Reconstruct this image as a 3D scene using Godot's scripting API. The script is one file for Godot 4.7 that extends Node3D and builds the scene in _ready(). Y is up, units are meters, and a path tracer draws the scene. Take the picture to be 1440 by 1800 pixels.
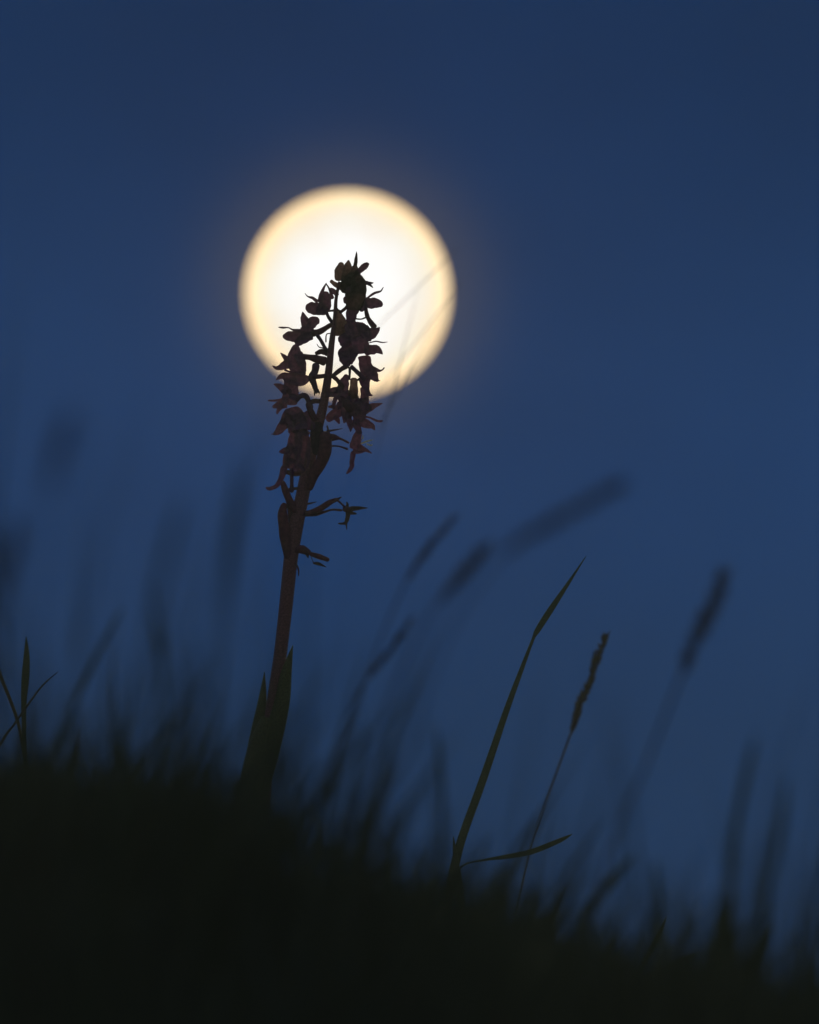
extends Node3D
# An orchid spike on a grassy hillside at dusk, with the rising full moon far behind it.

const FOCUS := 1.6            # metres from the lens to the orchid
const UNIT := 0.4 / 1800.0    # a step of the drawing grid at the orchid, in metres
const TILT := 10.0            # the camera looks up the slope

var cam_at := Vector3(0, 0, FOCUS)
var ahead: Vector3
var above: Vector3
var rng := RandomNumberGenerator.new()
var M := {}
var orchid: Node3D
var bloom: Node3D             # the flower that is being built
var bloom_at: Vector3
var bloom_z := 0.0


func at(px: float, py: float, d: float) -> Vector3:
	var k := UNIT * d / FOCUS
	return cam_at + ahead * d + Vector3.RIGHT * ((px - 720.0) * k) + above * ((900.0 - py) * k)


func lin(r: float, g: float, b: float) -> Color:
	return Color(r, g, b).linear_to_srgb()


func mat(r: float, g: float, b: float, rough := 0.7, back := Color.BLACK, tex: Texture2D = null) -> StandardMaterial3D:
	var m := StandardMaterial3D.new()
	m.albedo_color = lin(r, g, b)
	m.roughness = rough
	m.metallic_specular = 0.3
	m.cull_mode = BaseMaterial3D.CULL_DISABLED
	if back != Color.BLACK:
		m.backlight_enabled = true
		m.backlight = back
	if tex:
		m.albedo_texture = tex
		m.uv1_triplanar = true
		m.uv1_scale = Vector3.ONE * 60.0
	return m


func noise_tex(freq: float, a: Color, b: Color, seed_ := 1) -> NoiseTexture2D:
	var n := FastNoiseLite.new()
	n.seed = seed_
	n.frequency = freq
	n.fractal_octaves = 4
	var t := NoiseTexture2D.new()
	t.width = 256
	t.height = 256
	t.seamless = true
	t.noise = n
	var g := Gradient.new()
	g.set_color(0, a)
	g.set_color(1, b)
	t.color_ramp = g
	return t


# ---------------------------------------------------------------- shapes

func spline(p: Array, t: float):
	var n := p.size()
	var f: float = clampf(t, 0.0, 1.0) * (n - 1)
	var i: int = mini(int(f), n - 2)
	var u := f - i
	var a = p[maxi(i - 1, 0)]
	var b = p[i]
	var c = p[i + 1]
	var d = p[mini(i + 2, n - 1)]
	return (b * 2.0 + (c - a) * u + (a * 2.0 - b * 5.0 + c * 4.0 - d) * u * u + (b * 3.0 - a - c * 3.0 + d) * u * u * u) * 0.5


# a limb swept along a curve: widths across the view, a lens-shaped section that may be cupped like a petal
func sweep(st: SurfaceTool, pts: Array, hw: Array, flat := 1.0, cup := 0.0, roll := 0.0, sides := 8, wavy := 0.0, rounded := 0.0) -> void:
	var steps: int = (pts.size() - 1) * 4
	var rings := []
	var mids := []
	var ph := rng.randf() * TAU
	var ts := []
	for s in steps + 1:
		ts.append(float(s) / steps)
	if rounded > 0.0:
		ts = [0.0, 0.012 * rounded, 0.04 * rounded, 0.09 * rounded]
		for s in range(1, steps):
			if float(s) / steps > 0.12 * rounded and float(s) / steps < 1.0 - 0.12 * rounded:
				ts.append(float(s) / steps)
		ts.append_array([1.0 - 0.09 * rounded, 1.0 - 0.04 * rounded, 1.0 - 0.012 * rounded, 1.0])
	steps = ts.size() - 1
	for s in steps + 1:
		var t: float = ts[s]
		var c: Vector3 = spline(pts, t)
		var c2: Vector3 = spline(pts, minf(t + 0.02, 1.0)) - spline(pts, maxf(t - 0.02, 0.0))
		var tan := c2.normalized()
		var look := (cam_at - c).normalized()
		var side := tan.cross(look)
		side = side.normalized() if side.length() > 0.05 else Vector3.RIGHT
		var nor := side.cross(tan).normalized()
		var s2 := side * cos(roll) + nor * sin(roll)
		var n2 := nor * cos(roll) - side * sin(roll)
		var w: float = maxf(spline(hw, t), 0.00003)
		w *= 1.0 + wavy * sin(t * 17.0 + ph)
		if rounded > 0.0:
			var near := minf(t, 1.0 - t) / (0.12 * rounded)
			if near < 1.0:
				w *= 0.25 + 0.75 * sqrt(1.0 - (1.0 - near) * (1.0 - near))
		var thick: float = maxf(w * flat, minf(w, 0.00025))
		var ring := []
		for k in sides:
			var a := TAU * k / sides
			ring.append(c + s2 * (w * cos(a)) + n2 * (thick * sin(a) + cup * w * (cos(a) * cos(a) - 0.5)))
		rings.append(ring)
		mids.append(c - n2 * (cup * w * 0.5))
	for s in steps:
		for k in sides:
			var k2 := (k + 1) % sides
			for v in [rings[s][k], rings[s + 1][k], rings[s + 1][k2], rings[s][k], rings[s + 1][k2], rings[s][k2]]:
				st.add_vertex(v)
	for e in [0, steps]:
		for k in sides:
			var k2 := (k + 1) % sides
			for v in ([mids[e], rings[e][k], rings[e][k2]] if e == 0 else [mids[e], rings[e][k2], rings[e][k]]):
				st.add_vertex(v)


# a petal: one thin cupped sheet along a curve, its rim a little wavy
func sheet(st: SurfaceTool, pts: Array, hw: Array, cup: float, roll: float) -> void:
	var ts := [0.0, 0.012, 0.04, 0.09]
	var n: int = (pts.size() - 1) * 4
	for s in range(1, n):
		if float(s) / n > 0.12 and float(s) / n < 0.88:
			ts.append(float(s) / n)
	ts.append_array([0.91, 0.96, 0.988, 1.0])
	var rows := []
	var ph := rng.randf() * TAU
	for t in ts:
		var c: Vector3 = spline(pts, t)
		var tan: Vector3 = (spline(pts, minf(t + 0.02, 1.0)) - spline(pts, maxf(t - 0.02, 0.0))).normalized()
		var side := tan.cross((cam_at - c).normalized()).normalized()
		var nor := side.cross(tan).normalized()
		var s2 := side * cos(roll) + nor * sin(roll)
		var n2 := nor * cos(roll) - side * sin(roll)
		var w: float = maxf(spline(hw, t), 0.00004)
		var near := minf(t, 1.0 - t) / 0.12
		if near < 1.0:
			w *= 0.15 + 0.85 * sqrt(1.0 - (1.0 - near) * (1.0 - near))
		var row := []
		for k in 9:
			var u := (k - 4) / 4.0
			var ww := w * (1.0 + 0.06 * sin(t * 19.0 + ph + signf(u)) * absf(u))
			row.append(c + s2 * (ww * u) + n2 * (w * (cup * (u * u - 0.4) + 0.06 * cos(u * 9.0))))
		rows.append(row)
	for i in rows.size() - 1:
		for k in 8:
			for v in [rows[i][k], rows[i + 1][k], rows[i + 1][k + 1], rows[i][k], rows[i + 1][k + 1], rows[i][k + 1]]:
				st.add_vertex(v)


func begin() -> SurfaceTool:
	var st := SurfaceTool.new()
	st.begin(Mesh.PRIMITIVE_TRIANGLES)
	st.set_smooth_group(0)
	return st


# commits a shape drawn in world places as one mesh whose own axes start at the parent's place
func put(called: String, st: SurfaceTool, m: Material, parent: Node3D, origin: Vector3) -> MeshInstance3D:
	st.index()
	st.generate_normals()
	var arr := st.commit_to_arrays()
	var vs: PackedVector3Array = arr[Mesh.ARRAY_VERTEX]
	for i in vs.size():
		vs[i] -= origin
	arr[Mesh.ARRAY_VERTEX] = vs
	var mesh := ArrayMesh.new()
	mesh.add_surface_from_arrays(Mesh.PRIMITIVE_TRIANGLES, arr)
	mesh.surface_set_material(0, m)
	var o := MeshInstance3D.new()
	o.name = called
	o.mesh = mesh
	parent.add_child(o, true)
	return o


var used := {}


func numbered(called: String) -> String:
	used[called] = used.get(called, -1) + 1
	return called if used[called] == 0 else "%s_%03d" % [called, used[called]]


func thing(called: String, where: Vector3, label: String, category: String, group := "") -> Node3D:
	var o := Node3D.new()
	o.name = numbered(called)
	add_child(o)
	o.position = where
	o.set_meta("label", label)
	o.set_meta("category", category)
	o.set_meta("kind", "thing")
	if group:
		o.set_meta("group", group)
	return o


# ---------------------------------------------------------------- the hillside

func height(x: float, z: float) -> float:
	var y := 0.118 - 0.21 * tanh((x + 0.062) / 0.8)
	if z > 0:
		# a low brow between the lens and the orchid, then down to where the camera lies
		y -= 0.066 * minf(z, 4.0) + 0.75 * pow(maxf(z - 0.92, 0.0), 1.4) / (1.0 + 0.5 * pow(maxf(z - 0.92, 0.0), 1.4))
	else:
		var u := -z
		y += 0.05 * u * exp(-u / 1.1)
		y -= 38.0 * (1.0 - exp(-pow(u / 260.0, 2.0))) + 0.05 * u * (1.0 - exp(-u / 4.0)) * exp(-u / 60.0)
	y += (0.011 * smoothstep(-0.02, -0.048, x) - 0.3 * clampf(-0.05 - x, 0.0, 0.03)) * exp(-pow((z - 0.92) / 0.4, 2.0))
	y += 0.005 * sin(x * 60.0 + 1.0) * sin(z * 11.0 + x * 13.0) * exp(-(x * x + z * z) / 4.0)
	return y


func build_ground() -> void:
	var st := begin()
	var n := 150
	var pos := []
	for i in n + 1:
		var s := float(i) / n * 2.0 - 1.0
		pos.append(1.2 * s + 3.0 * pow(s, 3.0) + 700.0 * pow(s, 9.0))
	var fine := FastNoiseLite.new()
	fine.seed = 5
	fine.frequency = 6.0
	var grid := []
	for i in n + 1:
		var row := []
		for j in n + 1:
			row.append(Vector3(pos[i], height(pos[i], pos[j]) + 0.006 * fine.get_noise_2d(pos[i] * 4.0, pos[j] * 4.0), pos[j]))
		grid.append(row)
	for i in n:
		for j in n:
			for v in [grid[i][j], grid[i + 1][j], grid[i + 1][j + 1], grid[i][j], grid[i + 1][j + 1], grid[i][j + 1]]:
				st.add_vertex(v)
	var o := put("hillside", st, M.soil, self, Vector3.ZERO)
	o.set_meta("kind", "structure")
	o.set_meta("label", "dark grassy hillside falling away to the right")


func build_turf() -> void:
	for kind in 4:
		var st := begin()
		for b in (3 if kind == 3 else 10):
			var a := rng.randf() * TAU
			var r := rng.randf_range(0.0, 0.010)
			var hgt := rng.randf_range(0.03, 0.068) if kind == 3 else rng.randf_range(0.012, 0.030)
			var lean := Vector3(rng.randf_range(-0.35, 0.6), 0, rng.randf_range(-0.4, 0.4)) * hgt
			var foot := Vector3(cos(a) * r, -0.003, sin(a) * r)
			var side := Vector3(cos(a * 3.0), 0, sin(a * 3.0)) * (0.0006 if kind == 3 else rng.randf_range(0.0008, 0.0014))
			var last := [foot - side, foot + side]
			for s in range(1, 4):
				var t := s / 3.0
				var c := foot + Vector3.UP * t * hgt + lean * t * t
				var now := [c - side * (1.0 - t), c + side * (1.0 - t)]
				for v in [last[0], now[0], now[1], last[0], now[1], last[1]]:
					st.add_vertex(v)
				last = now
		st.index()
		st.generate_normals()
		var mesh := st.commit()
		mesh.surface_set_material(0, M.turf)
		var where: Array[Transform3D] = []
		var patch := FastNoiseLite.new()
		patch.seed = 20 + kind
		patch.frequency = 24.0
		for i in (1700 if kind == 3 else 6500):
			var near := i < 4500
			var x := rng.randf_range(-0.4, 0.4) if near else rng.randf_range(-3.0, 3.0)
			var z := rng.randf_range(-5.0, 2.4)
			if near:
				z = rng.randf_range(0.62, 1.12) if i % 4 else rng.randf_range(-0.9, 0.62)
			if kind == 3:
				x = rng.randf_range(-0.35, 0.35)
				z = rng.randf_range(0.86, 1.2)
				x *= 0.8
			if Vector2(x, z - FOCUS).length() < (0.38 if kind == 3 else 0.46):
				continue
			var k := rng.randf_range(0.4, 0.75) * (1.0 + 1.1 * patch.get_noise_2d(x, z))
			if z < 0.62:
				k *= 0.55
			if rng.randf() < 0.10:
				k *= rng.randf_range(1.3, 2.2)
			where.append(Transform3D(Basis(Vector3.UP, rng.randf_range(-0.6, 0.6)).scaled(Vector3(k * 0.7 + 0.3, k, k * 0.7 + 0.3)), Vector3(x, height(x, z), z)))
		var mm := MultiMesh.new()
		mm.transform_format = MultiMesh.TRANSFORM_3D
		mm.mesh = mesh
		mm.instance_count = where.size()
		for i in where.size():
			mm.set_instance_transform(i, where[i])
		var o := MultiMeshInstance3D.new()
		o.name = numbered("grass")
		o.multimesh = mm
		add_child(o)
		o.set_meta("kind", "stuff")
		o.set_meta("label", ["short dark grass covering the hillside", "low dark turf between the taller blades", "dense dark undergrowth of the slope", "tall thin blurred grass along the top edge of the dark brow"][kind])


# ---------------------------------------------------------------- grass one can tell apart

# carries a traced stalk on down, at its own distance, until it is in the ground
func rooted(px: Array, d: float) -> Array:
	var out := []
	for i in range(0, px.size(), 2):
		out.append(at(px[i], px[i + 1], d))
	var n := out.size()
	var step: Vector3 = (out[n - 1] - out[n - 2]).normalized()
	var p: Vector3 = out[n - 1]
	for i in 40:
		step = (step * 0.8 + Vector3.DOWN * 0.2).normalized()
		p += step * 0.04
		out.append(p)
		if p.y < height(p.x, p.z) - 0.005:
			break
	return out


func widths(hw: Array, d: float, total: int) -> Array:
	var out := []
	var slim := 0.55 if d < 0.93 else 1.0
	for w in hw:
		out.append(float(w) * slim * UNIT * d / FOCUS)
	while out.size() < total:
		out.append(out[-1])
	return out


# a blade listed from its tip down
func blade(label: String, group: String, d: float, px: Array, hw: Array, m: Material, flat := 0.2, roll := 0.0) -> Node3D:
	var pts := rooted(px, d)
	var w := widths(hw, d, pts.size())
	var foot: Vector3 = pts[-1]
	var o := thing("grass_blade", foot, label, "grass blade", group)
	var st := begin()
	sweep(st, pts, w, flat, 0.35, roll, 8)
	put("leaf", st, m, o, foot)
	return o


# a grass in seed: a thin stalk and a spike of bristly spikelets; head lists tip to neck, stalk lists neck down
func seeding(label: String, d: float, head: Array, fat: float, stalk: Array, thin: float, m: Material, grains := 70, spread := 1.0) -> Node3D:
	var pts := rooted(stalk, d)
	var foot: Vector3 = pts[-1]
	var o := thing("seeding_grass", foot, label, "grass", "seeding grasses on the slope")
	var st := begin()
	sweep(st, pts, widths([thin], d, pts.size()), 1.0, 0.0, 0.0, 6)
	put("stalk", st, m, o, foot)
	var k := UNIT * d / FOCUS * (0.6 if d < 0.93 else 0.85)
	var axis := []
	for i in range(0, head.size(), 2):
		axis.append(at(head[i], head[i + 1], d))
	st = begin()
	sweep(st, axis, [fat * k * 0.12, fat * k * 0.3, fat * k * 0.2], 1.0, 0.0, 0.0, 6)
	for g in grains:
		var t := (g + rng.randf()) / grains
		var c: Vector3 = spline(axis, t)
		var along: Vector3 = (spline(axis, maxf(t - 0.05, 0.0)) - spline(axis, minf(t + 0.05, 1.0))).normalized()
		var a := rng.randf() * TAU
		var out := (above * cos(a) + Vector3.BACK * sin(a)).cross(along).normalized()
		out = out.rotated(along, a)
		var body: float = fat * k * (0.35 + 0.65 * sin(PI * (0.12 + 0.8 * t)))
		var long: float = fat * k * rng.randf_range(1.1, 1.8)
		var p1 := c + out * body * 0.55 * spread + along * long * 0.5
		var p2 := c + out * body * spread + along * long * rng.randf_range(0.9, 1.2)
		sweep(st, [c, p1, p2], [fat * k * 0.06, fat * k * rng.randf_range(0.16, 0.26), fat * k * 0.02], 0.6, 0.0, 0.0, 5)
	put("seed_head", st, m, o, foot)
	return o


# ---------------------------------------------------------------- the orchid

func flower(z: float, x: float, y: float) -> void:
	bloom_z = z
	bloom_at = at(x, y, FOCUS - z * UNIT)
	bloom = Node3D.new()
	bloom.name = "flower"
	orchid.add_child(bloom, true)
	bloom.position = bloom_at - orchid.position


# one piece of a flower: its course on the grid from root or tip, its half widths, and how far its end leans towards the viewer
func bit(called: String, px: Array, hw: Array, dz := 0.0, cup := 0.3, m: Material = null, flat := 0.16) -> void:
	var pts := []
	var n := px.size() / 2
	var j := rng.randf_range(-2.0, 2.0)
	for i in n:
		var t := float(i) / maxi(n - 1, 1)
		pts.append(at(px[i * 2], px[i * 2 + 1], FOCUS - (bloom_z + j + dz * t + 2.0 * sin(t * PI)) * UNIT))
	var w := []
	for v in hw:
		w.append(float(v) * UNIT)
	var st := begin()
	if flat < 0.5:
		sheet(st, pts, w, cup, rng.randf_range(-0.2, 0.2))
	else:
		sweep(st, pts, w, flat, cup, 0.0, 10, 0.05, 1.0)
	if m == null:
		m = {"petal": M.petal, "hood": M.petal, "lip": M.petal_dark, "spur": M.petal_dark, "ovary": M.ovary, "bract": M.bract}[called]
	put(called, st, m, bloom, bloom_at)


# small ragged petals in the heart of the flower last begun
func tatter(z: float, x: float, y: float, n: int) -> void:
	bloom_z = z
	for i in n:
		var a := TAU * (i + rng.randf() * 0.7) / n
		var long := rng.randf_range(11.0, 19.0)
		var c := Vector2(cos(a), sin(a) * 0.9 + 0.2)
		var p := Vector2(x, y) + c * 3.0
		var q := p + c * long * 0.55 + Vector2(rng.randf_range(-2, 2), rng.randf_range(-2, 2))
		var e := p + c * long + Vector2(rng.randf_range(-4, 4), rng.randf_range(-3, 5))
		bit("petal" if i % 2 else "lip", [p.x, p.y, q.x, q.y, e.x, e.y], [3.5, rng.randf_range(4.0, 6.5), rng.randf_range(0.6, 2.0)], rng.randf_range(-4, 8))


func tube(called: String, px: Array, hw: Array, dz := 0.0) -> void:
	bit(called, px, hw, dz, 0.0, M.bud if called == "hood" else null, 0.9)


func build_orchid() -> void:
	var foot := at(436, 1590, FOCUS)
	orchid = thing("orchid", foot, "dark purple orchid in flower standing before the full moon", "orchid")
	var st := begin()
	var pts := []
	for p in [Vector2(436, 1600), Vector2(455, 1480), Vector2(470, 1320), Vector2(486, 1200), Vector2(493, 1150), Vector2(503, 1063), Vector2(511, 985), Vector2(519, 930), Vector2(531, 875), Vector2(542, 820), Vector2(555, 765), Vector2(568, 715), Vector2(577, 660), Vector2(583, 605), Vector2(589, 560), Vector2(591, 525), Vector2(597, 495)]:
		pts.append(at(p.x, p.y, FOCUS))
	var hw := []
	for w in [14, 14, 13, 12, 11.5, 12, 12.5, 13.5, 12, 11, 9.5, 8, 6.8, 5.4, 4.0, 3.0, 2.5]:
		hw.append(w * UNIT)
	sweep(st, pts, hw, 1.0, 0.0, 0.0, 14)
	put("stem", st, M.stem, orchid, foot)
	# leaf sheaths at the foot of the stem
	var sheaths := [
		[[448, 1620, 440, 1500, 447, 1385, 461, 1310, 474, 1262], [34, 31, 27, 23, 14], 6.0, 0.75],
		[[446, 1450, 456, 1380, 474, 1315, 494, 1240, 503, 1185, 515, 1134], [18, 20, 19, 15, 10, 0.5], 12.0, 0.3],
		[[432, 1470, 437, 1390, 450, 1300, 461, 1235, 465, 1181], [18, 16, 12, 8, 0.5], -4.0, 0.3]]
	for s in sheaths:
		st = begin()
		pts = []
		hw = []
		for i in range(0, s[0].size(), 2):
			pts.append(at(s[0][i], s[0][i + 1], FOCUS - s[2] * UNIT))
		for w in s[1]:
			hw.append(w * UNIT)
		sweep(st, pts, hw, s[3], 0.0 if s[3] > 0.5 else -0.5, 0.0, 14)
		put("leaf_sheath", st, M.sheath, orchid, foot)

	flower(2, 600, 505)      # the buds at the very top
	bit("bract", [624, 472, 626, 456, 627, 442], [3.6, 3.0, 0.6])
	tube("hood", [594, 494, 597, 477, 601, 461], [5, 9, 3.5])
	tube("hood", [607, 496, 611, 473, 613, 457], [11, 9, 1.5])
	tube("hood", [620, 505, 623, 480, 624, 466], [13, 11, 3])
	tube("hood", [606, 512, 616, 497, 622, 480], [11, 17, 10])
	tube("ovary", [600, 512, 612, 506, 618, 498], [4, 8, 8])
	flower(9, 612, 515)
	bit("petal", [622, 484, 633, 475, 643, 467, 648, 468], [5, 5, 6.2, 4], 4)
	tube("hood", [628, 486, 634, 500, 636, 520], [8, 10, 8])
	bit("lip", [638, 496, 648, 498, 657, 497], [4, 3.4, 0.8], 5)
	bit("lip", [646, 498, 652, 502, 656, 506], [2.5, 2, 0.6], 5)
	tube("ovary", [612, 500, 618, 516, 612, 526], [10, 12, 6])
	flower(-4, 600, 510)
	tube("hood", [581, 493, 588, 499, 598, 504, 612, 508], [3.2, 4, 5.5, 7])

	flower(-3, 594, 545)     # upper left
	bit("hood", [563, 532, 566, 514, 574, 497], [6, 3.4, 0.9], -3)
	bit("hood", [584, 526, 580, 510, 573, 498], [4.5, 2.2, 0.8], 3)
	bit("hood", [571, 546, 572, 527, 573, 512], [10, 10.5, 4], 0)
	bit("petal", [580, 507, 588, 513, 594, 520], [2.6, 4.5, 3.5], 0)
	bit("petal", [575, 545, 557, 543, 545, 541, 537, 540], [9, 11, 10, 4], 5)
	bit("petal", [559, 531, 550, 524, 541, 521, 536, 515], [3.4, 2.7, 1.2, 0.5], 4)
	bit("lip", [572, 536, 563, 546, 556, 553], [10, 9, 2], 7)
	tube("ovary", [574, 547, 585, 546, 595, 545], [2.2, 2, 4])
	tube("spur", [573, 547, 578, 558, 586, 569], [3, 3, 3.6], -4)

	flower(6, 597, 548)      # upper right
	tube("hood", [625, 496, 625, 520, 622, 545], [15, 18, 13])
	bit("petal", [613, 522, 609, 527, 609, 534], [5, 6, 3])
	bit("petal", [636, 530, 650, 533, 662, 533, 673, 537], [8, 9.5, 8.8, 3.5], 5)
	bit("petal", [645, 524, 659, 515, 669, 512, 674.5, 504], [1.6, 2.3, 1.6, 0.5], -3)
	bit("lip", [623, 536, 618, 552, 617, 566], [13, 10, 8], 4)
	bit("lip", [632, 528, 637, 538, 634, 548], [9, 10, 2], 4)
	tube("ovary", [597, 550, 605, 544, 614, 536], [3.2, 2.8, 4])

	flower(-8, 590, 560)     # in the middle, behind the stalk
	tube("hood", [592, 547, 597, 568, 600, 590], [6, 13, 15])
	bit("petal", [604, 566, 611, 580, 618, 596], [10, 13, 10])
	bit("bract", [599, 548, 594, 545, 590, 541], [2.5, 2, 0.5])

	flower(7, 645, 560)      # right, third row
	tube("ovary", [643, 540, 645, 553, 650, 564, 660, 577], [3.4, 3.8, 4.2, 6])
	bit("bract", [624, 560, 635, 561, 645, 557], [1.6, 1.3, 1.6])
	bit("petal", [630, 574, 646, 586, 659, 583, 668, 575], [9, 12, 8, 0.8], 6)
	bit("petal", [640, 572, 646, 590, 652, 600], [7, 9, 1.5], 4)
	bit("hood", [612, 566, 622, 580, 634, 594], [9, 15, 13], 3)
	bit("hood", [625, 568, 637, 575, 644, 584], [3, 8, 8], 3)
	bit("lip", [600, 588, 608, 600, 612, 606], [8, 12, 8], 3)

	flower(12, 590, 640)     # right, fourth row
	bit("petal", [648, 603, 661, 600, 672, 602, 682, 601], [1, 1.2, 1.2, 0.4], -2)
	bit("petal", [640, 617, 652, 615, 664, 615, 673, 623], [8, 9, 7, 0.8], 4)
	bit("hood", [628, 590, 634, 605, 636, 622], [14, 15, 12], 3)
	bit("lip", [624, 608, 608, 620, 594, 622], [15, 16, 5], 6)
	bit("lip", [606, 616, 608, 632, 612, 645], [12, 11, 4], 6)
	bit("lip", [622, 612, 619, 626, 614, 640], [12, 8, 5], 6)
	tube("ovary", [613, 642, 600, 649, 585, 661], [4.6, 4.2, 3.8])
	tube("spur", [616, 643, 628, 654, 642, 668], [3.8, 3.8, 4], -4)

	flower(-2, 583, 570)     # left, third row
	bit("petal", [541, 578, 535, 561, 532, 548], [9, 7, 0.8], -4)
	bit("petal", [543, 572, 553, 565, 562, 565], [10, 9.5, 4], 2)
	bit("hood", [535, 572, 541, 583, 551, 588], [8, 12, 8], 2)
	bit("petal", [531, 581, 516, 580, 507, 576, 497, 576, 489, 575], [3.2, 2, 1.1, 1.9, 0.6], 3)
	bit("petal", [540, 589, 522, 591, 507, 591, 497, 592], [9, 10, 8.5, 3], 6)
	bit("lip", [549, 588, 532, 596, 520, 606], [8, 9, 5], 6)
	tube("ovary", [548, 586, 562, 583, 577, 574, 585, 569], [7, 5.4, 4.4, 3.6])
	tube("spur", [557, 588, 564, 598, 570, 609, 576, 620], [3.4, 3.2, 3.2, 4.6], -4)
	bit("bract", [582, 586, 574, 588, 573, 602], [1.0, 1.1, 1.4])
	bit("bract", [557, 604, 561, 610, 569, 612], [0.5, 0.9, 1.4])

	flower(2, 578, 625)      # left, fourth row
	bit("hood", [521, 605, 519, 622, 521, 640, 529, 657], [4, 12, 15, 9], 3)
	bit("petal", [507, 634, 499, 626, 493, 620], [6.5, 3.6, 0.6], 3)
	bit("petal", [510, 637, 497, 644, 487, 647, 479, 643], [11, 6.6, 3.6, 1], 5)
	bit("petal", [523, 620, 530, 636, 536, 655], [9, 8, 3], 2)
	bit("lip", [500, 650, 512, 654, 538, 657], [2.4, 1.8, 4], 4)
	tube("ovary", [528, 627, 544, 628, 560, 632, 574, 636], [5.4, 5.2, 7.5, 8])
	bit("bract", [554, 622, 566, 618, 577, 622], [3, 5, 5])
	tube("spur", [556, 638, 554, 652, 549, 664, 553, 677, 557, 692], [6.5, 6.5, 7, 5, 3.6], -5)
	bit("bract", [556, 684, 553, 692, 554, 696], [2.5, 1.5, 0.4])
	bit("bract", [558, 684, 561, 690, 561, 694], [2, 1.5, 0.4])

	flower(5, 576, 660)      # left, fifth row
	tube("ovary", [544, 663, 560, 662, 576, 660], [4.6, 4, 4])
	bit("petal", [546, 664, 528, 668, 509, 664, 496, 661, 485, 668], [4, 11, 10, 5.4, 1], 5)
	bit("petal", [505, 688, 491, 679, 481, 675], [9, 5.2, 0.8], 5)
	bit("hood", [512, 664, 511, 688, 508, 712], [12, 14, 13], 3)
	bit("petal", [497, 701, 485, 704, 471, 704], [1.4, 2, 1.4], 4)
	bit("petal", [504, 709, 490, 712, 479, 716], [9, 6.6, 2], 6)
	bit("petal", [497, 711, 490, 720, 487, 728], [6, 3.6, 1.5], 4)
	tube("spur", [519, 707, 527, 697, 537, 696, 543, 706, 548, 720], [4, 4.6, 5, 4.6, 4.2], -5)
	bit("bract", [542, 708, 554, 705, 567, 706], [3.4, 4.4, 3.4])

	tatter(12, 505, 694, 4)
	flower(9, 560, 735)      # left, sixth row: large and drooping
	tube("ovary", [541, 707, 546, 722, 555, 740], [4.6, 5.6, 6])
	bit("hood", [513, 716, 518, 732, 530, 748], [12, 18, 18], 4)
	bit("petal", [513, 722, 501, 743, 489, 758, 480, 764], [13, 10, 6.4, 1.5], 6)
	bit("petal", [485, 763, 480, 763, 476, 763], [1.8, 1, 0.4], 6)
	bit("lip", [505, 752, 519, 744, 538, 736], [6, 13, 17], 8)
	bit("lip", [543, 722, 543, 738, 547, 756], [6, 9, 9], 4)

	tatter(14, 510, 738, 5)
	tatter(12, 528, 755, 5)
	flower(6, 535, 830)      # left, seventh row
	bit("hood", [524, 748, 520, 775, 515, 800, 512, 825], [11, 13, 15, 10], 2)
	bit("petal", [512, 780, 506, 797, 502, 822], [6, 7, 6], 2)
	bit("petal", [530, 752, 532, 780, 532, 812, 528, 832], [10, 14, 13, 5], 3)
	bit("lip", [501, 818, 494, 842, 486, 854, 475, 859, 467, 857], [7, 5, 4, 3.4, 2], 5)
	tube("spur", [513, 822, 513, 845, 513, 866], [3.6, 3.2, 4], -4)
	bit("bract", [500, 828, 520, 833, 540, 828], [4, 4.4, 4])
	bit("bract", [502, 862, 518, 859, 538, 858], [3, 2.6, 3])
	tube("ovary", [496, 845, 504, 868, 514, 890, 524, 904], [4.6, 6.4, 6.8, 6])

	tatter(12, 512, 790, 5)
	tatter(10, 522, 812, 4)
	flower(12, 545, 850)     # swelling seed case against the stem
	tube("ovary", [571, 758, 572, 785, 566, 810, 552, 834, 543, 862], [11, 11.5, 11, 9, 7])
	bit("bract", [556, 742, 558, 770, 556, 800], [10, 12, 6])

	flower(-6, 588, 668)     # right, fifth row
	bit("hood", [640, 625, 643, 645, 648, 664], [11, 12, 14], 3)
	bit("petal", [646, 645, 656, 660, 665, 671], [10, 9.5, 1.5], 5)
	bit("petal", [658, 668, 664, 669, 669, 669], [3, 1.4, 0.4], 5)
	bit("petal", [653, 646, 664, 651, 671, 651, 676, 646], [4.6, 3.2, 1.4, 1.4], 3)
	bit("lip", [640, 662, 642, 674, 645, 684, 649, 693, 655, 695], [13, 9, 5, 3.4, 1.6], 6)
	bit("hood", [641, 680, 641, 698, 641, 716], [8, 7, 9], 3)

	flower(3, 582, 662)      # right, sixth row
	tube("ovary", [583, 660, 593, 668, 604, 682], [3.8, 3.8, 5])
	tube("hood", [622, 664, 622, 682, 620, 702], [6, 7.5, 10])
	bit("bract", [628, 669, 631, 666, 633, 663], [2, 1.4, 0.4])
	bit("petal", [610, 658, 605, 673, 601, 692], [3, 9, 11])
	bit("petal", [577, 690, 590, 689, 604, 687], [7, 9, 10])
	bit("lip", [592, 694, 588, 706, 585, 719], [4.4, 3.6, 3], 3)
	bit("lip", [597, 692, 601, 703, 606, 714], [2.6, 2, 2], 3)
	tube("spur", [615, 645, 615, 655, 614, 668], [2.8, 2.2, 2], -3)
	bit("hood", [612, 686, 618, 708, 625, 730], [12, 15, 14], 3)

	flower(10, 600, 715)     # right, seventh row
	bit("petal", [634, 723, 649, 717, 662, 712, 673, 709], [11, 7.5, 3.8, 0.6], 6)
	bit("petal", [634, 732, 650, 734, 663, 740, 673, 740], [2, 1.7, 2.1, 1.8], 5)
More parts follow.
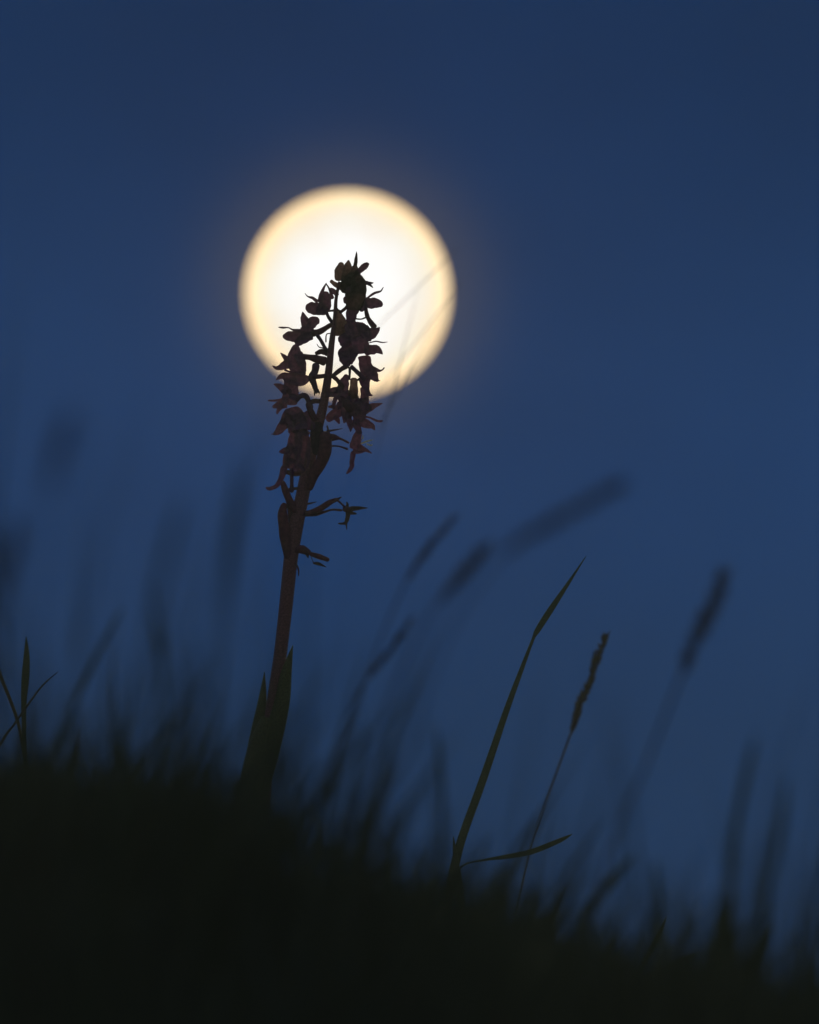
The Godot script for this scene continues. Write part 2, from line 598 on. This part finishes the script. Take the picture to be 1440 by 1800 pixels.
	bit("petal", [628, 736, 644, 745, 654, 749, 659, 756], [9, 8, 5, 1.2], 7)
	bit("hood", [633, 700, 633, 720, 630, 742], [12, 13, 9], 3)
	bit("lip", [611, 728, 614, 744, 617, 758], [8, 4.6, 1.6], 6)
	bit("lip", [606, 722, 607, 733, 605, 744], [8, 6, 1.4], 6)
	bit("lip", [622, 740, 629, 752, 633, 764], [7, 6, 4], 4)
	tube("ovary", [604, 704, 612, 712, 622, 720], [5, 9, 9])

	tatter(12, 606, 706, 5)
	tatter(14, 640, 706, 4)
	tatter(12, 620, 735, 4)
	tatter(10, 590, 694, 3)
	flower(-4, 565, 735)     # hanging low beside the stem
	bit("petal", [574, 739, 587, 729, 603, 722], [5, 9, 8], 4)
	bit("petal", [577, 715, 590, 715, 602, 719], [2.2, 3.4, 4.5], 4)
	bit("petal", [588, 729, 593, 737, 597, 745], [6, 4.6, 1.2], 4)
	bit("bract", [574, 758, 588, 756, 603, 753], [2.2, 1.5, 0.4])
	bit("bract", [575, 748, 577, 756, 577, 764], [1.6, 1.5, 2])

	flower(6, 572, 778)      # right, eighth row: on a bent stalk
	tube("ovary", [570, 772, 584, 769, 598, 771, 614, 779], [8, 7, 2.3, 2.2])
	tube("spur", [570, 786, 585, 784, 598, 785, 612, 790], [4.5, 1.7, 1.5, 2.4], -3)
	bit("hood", [632, 755, 627, 772, 623, 790], [4.6, 8.5, 10], 3)
	bit("petal", [628, 786, 641, 790, 654, 797], [8.5, 4, 0.8], 4)
	bit("petal", [620, 792, 630, 795, 641, 794], [5, 3, 0.8], 4)
	bit("lip", [622, 793, 619, 810, 618, 822, 609, 833], [5, 4.3, 4, 1.8], 5)
	bit("petal", [634, 780, 645, 776, 656, 773], [1.2, 1.4, 0.5], 3, 0.3, M.pale)
	bit("petal", [637, 772, 638, 768, 638, 764], [1.2, 1.0, 0.4], 3, 0.3, M.pale)
	bit("petal", [644, 780, 652, 783, 655, 781], [0.8, 1.2, 0.5], 3, 0.3, M.pale)

	flower(8, 538, 902)      # withered, long stalk to the right
	tube("ovary", [534, 904, 552, 900, 568, 891, 582, 882, 596, 877], [5.5, 5.8, 5.6, 4.6, 3])
	bloom.set_meta("label", "withered flower on a long bent stalk")
	bit("bract", [593, 878, 598, 875, 601, 873], [2.2, 1.3, 0.4])
	tube("spur", [594, 880, 600, 885, 608, 893], [2.2, 1.8, 2.4], 2)
	bit("bract", [538, 904, 556, 903, 570, 900, 584, 896, 602, 897], [4.5, 4.0, 2.4, 1.8, 2.6])
	tube("ovary", [603, 895, 609, 895, 615, 897], [3.5, 6, 4.5])
	bit("petal", [609, 893, 611, 887, 609, 882], [3.4, 2.4, 0.8], 0, 0.3, M.withered)
	bit("petal", [610, 896, 622, 894, 634, 893, 647, 893], [4.4, 4.4, 2.8, 0.5], 4, 0.3, M.withered)
	bit("petal", [612, 899, 619, 902, 627, 903], [4, 3, 1.4], 3, 0.3, M.withered)
	bit("lip", [612, 898, 611, 911, 606, 920, 594, 920], [4, 4, 2.6, 1.2], 4, 0.3, M.withered)
	bit("lip", [609, 914, 609, 923, 610, 932], [2.6, 1.6, 0.4], 4, 0.3, M.withered)
	bit("bract", [540, 886, 549, 884, 557, 882], [2, 1.3, 0.4])

	flower(4, 515, 970)      # lowest left: a long swollen seed case
	tube("ovary", [501, 884, 497, 900, 499, 922, 503, 948, 509, 985], [5, 8, 10, 10.5, 9])
	bit("bract", [507, 880, 510, 900, 515, 930], [3, 4.4, 4])
	flower(7, 522, 968)      # lowest right: withered stub
	tube("ovary", [518, 967, 532, 966, 545, 974], [6, 7.6, 5])
	bloom.set_meta("label", "withered stub of a flower")
	bit("lip", [536, 968, 540, 975, 542, 981], [5, 3, 0.6], 3, 0.3, M.withered)
	tube("ovary", [544, 973, 560, 978, 574, 983, 578, 985], [3.8, 4.8, 4, 3])
	bit("bract", [547, 977, 549, 984, 552, 990], [0.8, 0.5, 0.8])
	bit("petal", [550, 990, 560, 991, 574, 997], [1.2, 3, 0.4], 3, 0.3, M.withered)
	flower(9, 518, 990)
	bit("bract", [517, 990, 523, 996, 525, 1004, 525, 1013], [1.6, 1.6, 1.5, 0.8], 2)


# ---------------------------------------------------------------- the scene

func _ready() -> void:
	rng.seed = 11
	ahead = Vector3(0, sin(deg_to_rad(TILT)), -cos(deg_to_rad(TILT)))
	above = Vector3(0, cos(deg_to_rad(TILT)), sin(deg_to_rad(TILT)))
	var moon_way := (at(611, 516, 100.0) - cam_at).normalized()

	# camera: a short telephoto, wide open, focused on the orchid
	var cam := Camera3D.new()
	cam.name = "camera"
	add_child(cam)
	var lens := CameraAttributesPhysical.new()
	lens.frustum_focal_length = 96.0
	lens.frustum_focus_distance = FOCUS
	lens.frustum_near = 0.05
	lens.frustum_far = 3000.0
	lens.exposure_aperture = 12.0
	cam.attributes = lens
	cam.fov = rad_to_deg(2.0 * atan(0.2 / FOCUS))
	cam.near = 0.05
	cam.far = 3000.0
	cam.position = cam_at
	cam.rotation_degrees.x = TILT
	cam.current = true

	# the sky at dusk, with the air lit up round the moon
	var env := Environment.new()
	env.tonemap_mode = Environment.TONE_MAPPER_LINEAR
	env.background_mode = Environment.BG_SKY
	env.sdfgi_enabled = true
	env.ssao_enabled = true
	env.ssil_enabled = true
	var w := 2048
	var h := 1024
	var im := Image.create(w, h, false, Image.FORMAT_RGBF)
	# colour by height above the horizon; away from the moon, where the sun went down, a warm glow is raised to light the orchid's front
	var levels := [[-90.0, 0.006, 0.020, 0.050], [0.0, 0.0080, 0.0290, 0.084], [6.0, 0.0080, 0.0320, 0.095], [11.0, 0.0070, 0.0360, 0.122], [17.0, 0.0010, 0.0205, 0.083], [35.0, 0.0020, 0.0240, 0.080], [90.0, 0.0020, 0.0180, 0.062]]
	var haze := FastNoiseLite.new()      # thin uneven haze
	haze.seed = 9
	haze.frequency = 1.1
	haze.fractal_octaves = 3
	for y in h:
		var el := 90.0 - (y + 0.5) / h * 180.0
		var c := Color()
		for i in levels.size() - 1:
			var a = levels[i]
			var b = levels[i + 1]
			if el >= a[0] and el <= b[0]:
				var t: float = smoothstep(a[0], b[0], el)
				c = Color(lerpf(a[1], b[1], t), lerpf(a[2], b[2], t), lerpf(a[3], b[3], t))
		for x in range(0, w, 16):
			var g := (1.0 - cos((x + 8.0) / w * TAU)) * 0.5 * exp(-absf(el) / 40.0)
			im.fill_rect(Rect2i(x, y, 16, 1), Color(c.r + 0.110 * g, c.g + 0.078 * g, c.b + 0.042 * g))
		if el < -8.0 or el > 36.0:
			continue
		for x in w:
			var az := (x + 0.5) / w * TAU
			var e := deg_to_rad(el)
			var dir := Vector3(sin(az) * cos(e), sin(e), -cos(az) * cos(e))
			var thin := 1.0 + 0.13 * smoothstep(36.0, 24.0, el) * haze.get_noise_3dv(dir * 10.0)
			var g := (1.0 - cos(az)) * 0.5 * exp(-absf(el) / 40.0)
			var r := rad_to_deg(dir.angle_to(moon_way))
			var g1 := exp(-pow(maxf(r - 1.2, 0.0) / 0.78, 2.0))
			var g2 := exp(-pow(r / 3.4, 1.6))
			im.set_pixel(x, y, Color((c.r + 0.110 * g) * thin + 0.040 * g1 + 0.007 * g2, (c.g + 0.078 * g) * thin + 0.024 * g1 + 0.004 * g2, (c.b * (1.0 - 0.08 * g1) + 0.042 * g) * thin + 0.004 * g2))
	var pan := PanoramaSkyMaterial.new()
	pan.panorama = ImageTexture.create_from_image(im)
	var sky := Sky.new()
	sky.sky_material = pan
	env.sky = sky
	env.tonemap_exposure = 1.0
	var we := WorldEnvironment.new()
	we.name = "world"
	we.environment = env
	add_child(we)

	# moonlight
	var sun := DirectionalLight3D.new()
	sun.name = "moonlight"
	sun.light_color = Color(0.91, 0.94, 0.74)
	sun.light_energy = 0.9
	sun.light_angular_distance = 2.0
	sun.shadow_enabled = true
	add_child(sun)
	sun.look_at_from_position(moon_way.rotated(Vector3.RIGHT, deg_to_rad(3.2)) * 10.0, Vector3.ZERO)   # just clear of the moon's own body

	# materials
	var mottled := noise_tex(0.03, Color(0.62, 0.62, 0.66), Color(1, 1, 1), 3)
	var streaky := noise_tex(0.06, Color(0.55, 0.6, 0.5), Color(1, 1, 1), 8)
	M.petal = mat(0.32, 0.13, 0.21, 0.6, Color(0.46, 0.40, 0.44), mottled)
	M.petal_dark = mat(0.22, 0.08, 0.18, 0.6, Color(0.44, 0.38, 0.42), mottled)
	M.bud = mat(0.50, 0.40, 0.41, 0.6, Color(1.5, 1.42, 1.4), mottled)
	M.withered = mat(0.16, 0.09, 0.05, 0.7, Color(0.16, 0.12, 0.08), mottled)
	M.ovary = mat(0.32, 0.13, 0.17, 0.55, Color(0.9, 0.7, 0.6), mottled)
	M.bract = mat(0.12, 0.06, 0.07, 0.6, Color(0.4, 0.3, 0.3), mottled)
	M.pale = mat(0.62, 0.62, 0.55, 0.5, Color(0.3, 0.3, 0.25))
	M.stem = mat(0.44, 0.18, 0.22, 0.5, Color.BLACK, streaky)
	M.sheath = mat(0.22, 0.25, 0.10, 0.5, Color(0.5, 0.55, 0.25), streaky)
	M.blade = mat(0.06, 0.12, 0.045, 0.55, Color(0.12, 0.14, 0.05), streaky)
	M.dry = mat(0.20, 0.10, 0.06, 0.7, Color(0.15, 0.1, 0.05), streaky)
	M.seed = mat(0.09, 0.055, 0.07, 0.8, Color(0.1, 0.08, 0.08), streaky)
	M.turf = mat(0.065, 0.09, 0.05, 0.7)
	M.soil = mat(0.045, 0.06, 0.035, 0.9, Color.BLACK, streaky)

	build_ground()

	# the moon: a full disc, dimmer and redder towards its edge
	var mo := moon_way * 100.0 + cam_at
	var moon := begin()
	var rad := 100.0 * 178.5 * 0.25 / 1800.0
	var ax := -moon_way
	var bx := ax.cross(Vector3.UP).normalized()
	var by := bx.cross(ax)
	for i in 48:
		for j in 96:
			var quad := []
			for c in [[i, j], [i + 1, j], [i + 1, j + 1], [i, j], [i + 1, j + 1], [i, j + 1]]:
				var th: float = PI * c[0] / 48.0
				var ph: float = TAU * c[1] / 96.0
				moon.set_uv(Vector2(c[1] / 96.0, sin(th) * 0.96 + 0.02))
				moon.add_vertex(mo + (ax * cos(th) + bx * sin(th) * cos(ph) + by * sin(th) * sin(ph)) * rad)
	var mi := Image.create(64, 128, false, Image.FORMAT_RGBF)
	var maria := FastNoiseLite.new()
	maria.seed = 4
	maria.frequency = 0.025
	var glow := [[0.0, 1.1, 1.12, 1.12], [0.34, 1.08, 1.08, 1.06], [0.56, 1.06, 1.03, 0.99], [0.67, 1.03, 0.98, 0.90], [0.79, 1.02, 0.94, 0.78], [0.90, 1.10, 0.92, 0.63], [1.0, 1.5, 1.05, 0.54]]
	for y in 128:
		var q := minf(y / 122.0, 1.0)
		for i in glow.size() - 1:
			var a = glow[i]
			var b = glow[i + 1]
			if q >= a[0] and q <= b[0]:
				var t: float = (q - a[0]) / (b[0] - a[0])
				for x in 64:
					var sea := 1.0 + 0.06 * maria.get_noise_2d(cos(x / 64.0 * TAU) * q * 60.0, sin(x / 64.0 * TAU) * q * 60.0)
					mi.set_pixel(x, y, Color(lerpf(a[1], b[1], t), lerpf(a[2], b[2], t) * sea, lerpf(a[3], b[3], t) * sea * sea))
	var mm := StandardMaterial3D.new()
	mm.albedo_color = Color.BLACK
	mm.metallic_specular = 0.0
	mm.roughness = 1.0
	mm.emission_enabled = true
	mm.emission = Color.WHITE
	mm.emission_operator = BaseMaterial3D.EMISSION_OP_MULTIPLY
	mm.emission_texture = ImageTexture.create_from_image(mi)
	mm.texture_repeat = false
	var mn := thing("moon", mo, "large glowing full moon behind the orchid", "moon")
	put("moon_face", moon, mm, mn, mo)

	build_orchid()
	build_grasses()
	build_turf()

	# haze box added between lens and orchid to lift the blacks, lit by the moon
	env.volumetric_fog_enabled = true
	env.volumetric_fog_density = 0.0
	var added_haze := FogVolume.new()
	added_haze.name = "added_haze"
	added_haze.shape = RenderingServer.FOG_VOLUME_SHAPE_BOX
	added_haze.size = Vector3(9, 5, 2.1)
	var fm := FogMaterial.new()
	fm.albedo = Color(0.98, 0.98, 0.98)
	fm.density = 0.040
	added_haze.material = fm
	added_haze.position = Vector3(0, 0.6, 0.95)
	added_haze.set_meta("kind", "stuff")
	added_haze.set_meta("label", "thin haze added before the orchid to lift the dark tones")
	add_child(added_haze)


func build_grasses() -> void:
	var g1 := "grass blades on the slope"
	# near the orchid, sharp
	blade("tall dark green blade with a kink below its tip, right of the orchid", g1, 1.6, [1030, 978, 1000, 1024, 968, 1072, 945, 1108, 937, 1124, 915, 1182, 890, 1250, 850, 1368, 815, 1465, 800, 1520, 790, 1570], [0.6, 3, 5.5, 5, 2.8, 4.2, 5.5, 7, 7.5, 8, 8], M.blade)
	blade("short leaf reaching out sideways from the foot of the kinked tall blade", g1, 1.62, [1006, 1466, 985, 1477, 935, 1497, 890, 1506, 850, 1512, 812, 1523, 800, 1560], [0.6, 4, 5, 4, 2, 1.6, 4], M.blade)
	blade("short stiff sheath leaning on the foot of the kinked tall blade", g1, 1.59, [797, 1470, 800, 1500, 806, 1550, 812, 1610], [0.6, 4, 7, 8], M.blade)
	blade("short upright dark blade near the left edge of the picture, crossed by thinner stems", g1, 1.57, [46, 1119, 47, 1150, 45, 1190, 42, 1235, 43, 1300, 46, 1360], [0.6, 5, 7, 5, 3.5, 4], M.blade)
	blade("thin bare stem leaning right across the short upright blade", g1, 1.56, [102, 1181, 75, 1205, 50, 1238, 24, 1275, 0, 1310], [0.6, 1.6, 1.8, 2, 2.5], M.seed, 0.8)
	blade("brown dry stem leaning left at the left edge of the picture", g1, 1.58, [-12, 1140, 2, 1190, 16, 1225, 30, 1264, 40, 1310], [1, 3, 3, 3, 3], M.dry, 0.6)
	blade("small reddish stem rising from the mound behind the short upright blade", g1, 1.15, [142, 1275, 136, 1310, 130, 1350, 122, 1400], [0.6, 3, 3.4, 3.4], M.dry, 0.5)
	blade("small pointed blade in the dark turf below the falling skyline on the right", g1, 1.62, [1172, 1610, 1160, 1640, 1146, 1668, 1128, 1700, 1115, 1740], [0.6, 4, 5, 5, 5], M.blade)
	# a little farther, soft
	blade("broad soft blade slanting up from the mound on the left", g1, 0.92, [218, 1066, 200, 1098, 176, 1140, 145, 1205, 118, 1262, 95, 1320, 80, 1380], [1.5, 6, 8, 9, 11, 13, 14], M.blade)
	blade("blurred narrow upright blade at the lower right", g1, 0.98, [1272, 1570, 1266, 1610, 1258, 1670, 1250, 1740, 1245, 1820], [1, 6, 10, 13, 14], M.blade)
	blade("blurred wide blade leaning right in the bottom right corner", g1, 0.95, [1362, 1622, 1345, 1662, 1322, 1715, 1300, 1770, 1285, 1830], [1, 8, 12, 14, 15], M.blade)
	blade("blurred wide blade bending right over the turf at the middle right", g1, 0.9, [1118, 1500, 1085, 1535, 1050, 1580, 1020, 1640], [2, 14, 16, 16], M.blade)
	blade("faint stubby blade just right of the bending wide blade", g1, 0.8, [1152, 1512, 1154, 1545, 1158, 1590, 1160, 1650], [3, 11, 13, 14], M.blade)
	blade("little curved blade lying low beside the blurred upright blade", g1, 1.85, [1232, 1676, 1210, 1684, 1185, 1696, 1165, 1715], [0.8, 4, 5, 5], M.blade)
	blade("faint broad upright blade at the far right, left of two", g1, 0.75, [1330, 1290, 1318, 1340, 1302, 1410, 1288, 1500, 1276, 1600], [2, 12, 14, 15, 16], M.blade)
	blade("faint broad upright blade at the far right, right of two", g1, 0.72, [1385, 1360, 1376, 1430, 1358, 1520, 1340, 1620, 1328, 1720], [2, 13, 16, 18, 18], M.blade)
	blade("faint blade standing alone half way between the orchid and the kinked blade", g1, 0.85, [765, 1270, 772, 1320, 778, 1400, 776, 1480], [1, 7, 9, 10], M.blade)
	blade("faint thin blade close right of the orchid's leaf sheaths", g1, 0.8, [640, 1275, 632, 1330, 622, 1400, 610, 1480], [1, 6, 8, 9], M.blade)
	blade("hazy vertical blade left of the orchid stem", g1, 0.7, [262, 1020, 272, 1075, 284, 1150, 290, 1250, 292, 1350], [2, 11, 13, 10, 10], M.blade)
	blade("hazy tall blade just left of the orchid's lower flowers", g1, 0.6, [428, 800, 418, 870, 404, 950, 395, 1050, 388, 1180], [2, 13, 15, 9, 7], M.blade)
	blade("very faint wide blade left of the hazy tall blade", g1, 0.55, [325, 870, 310, 920, 290, 990, 270, 1080], [2, 12, 14, 9], M.blade)
	# grasses in seed
	seeding("slender grass with one dark spike, right of the kinked tall blade", 1.98, [1062, 1122, 1048, 1160, 1034, 1200, 1020, 1236, 1012, 1262, 1004, 1290], 12, [1004, 1288, 985, 1340, 960, 1410, 935, 1480, 925, 1520], 2.0, M.seed, 130, 1.05)
	seeding("soft grass with a dark lower spike that widens towards the top, at the right", 0.82, [1272, 1012, 1255, 1060, 1232, 1105, 1214, 1145, 1198, 1188], 24, [1198, 1186, 1165, 1270, 1125, 1370, 1085, 1460, 1060, 1540], 5, M.seed, 70, 1.3)
	seeding("soft grass with a narrow spike, highest of the leaning spikes beside the orchid", 0.96, [797, 910, 775, 935, 752, 965, 735, 990, 716, 1020], 11, [716, 1018, 690, 1075, 660, 1150, 625, 1250, 600, 1340], 1.6, M.seed, 60, 0.9)
	seeding("soft grass with a small dark spike, lowest of the leaning spikes beside the orchid", 0.98, [722, 1094, 703, 1120, 688, 1140, 665, 1168, 648, 1190], 11, [648, 1188, 620, 1240, 590, 1310, 565, 1390], 1.6, M.seed, 55, 0.9)
	seeding("hazy grass with a broad spike between the two leaning spikes and the kinked blade", 0.8, [852, 960, 825, 995, 800, 1025, 770, 1060], 22, [770, 1058, 730, 1130, 690, 1220, 650, 1330], 4, M.seed, 60, 1.0)
	seeding("very hazy grass with a long spike stretched out to the right above the kinked blade", 0.65, [1085, 855, 1040, 880, 985, 910, 930, 940, 880, 975], 26, [880, 973, 830, 1040, 780, 1130, 740, 1240], 4, M.seed, 70, 1.0)
	seeding("very hazy grass with a drooping spike at the far left above the mound", 0.5, [120, 740, 108, 780, 98, 820, 88, 870], 26, [88, 868, 78, 960, 72, 1060, 70, 1180], 4, M.seed, 50, 1.0)
	seeding("very hazy grass with a spike at the left edge, below the drooping one", 0.55, [30, 930, 22, 970, 10, 1010, 0, 1050], 26, [0, 1048, -8, 1120, -12, 1200], 5, M.seed, 50, 1.0)
	# hair-thin stems that cross the moon's face
	blade("hair-thin stem crossing the right edge of the moon highest up", g1, 2.6, [806, 436, 745, 495, 690, 548, 640, 597, 560, 676, 470, 765], [0.55, 0.7, 0.55, 0.35, 0.2, 0.18], M.seed, 0.8)
	blade("hair-thin stem crossing the right edge of the moon half way down", g1, 2.6, [812, 495, 755, 570, 700, 642, 640, 720, 560, 826], [0.55, 0.7, 0.6, 0.3, 0.18], M.seed, 0.8)
	blade("hair-thin stem crossing the moon's lower right edge, steeper of the two", g1, 2.6, [735, 510, 712, 600, 690, 690, 660, 812, 620, 980], [0.25, 0.6, 1.0, 0.3, 0.18], M.seed, 0.8)
	blade("hair-thin stem crossing the moon's lower right edge, flatter of the two", g1, 2.6, [775, 552, 737, 620, 700, 690, 640, 800, 560, 950], [0.25, 0.6, 1.0, 0.3, 0.18], M.seed, 0.8)
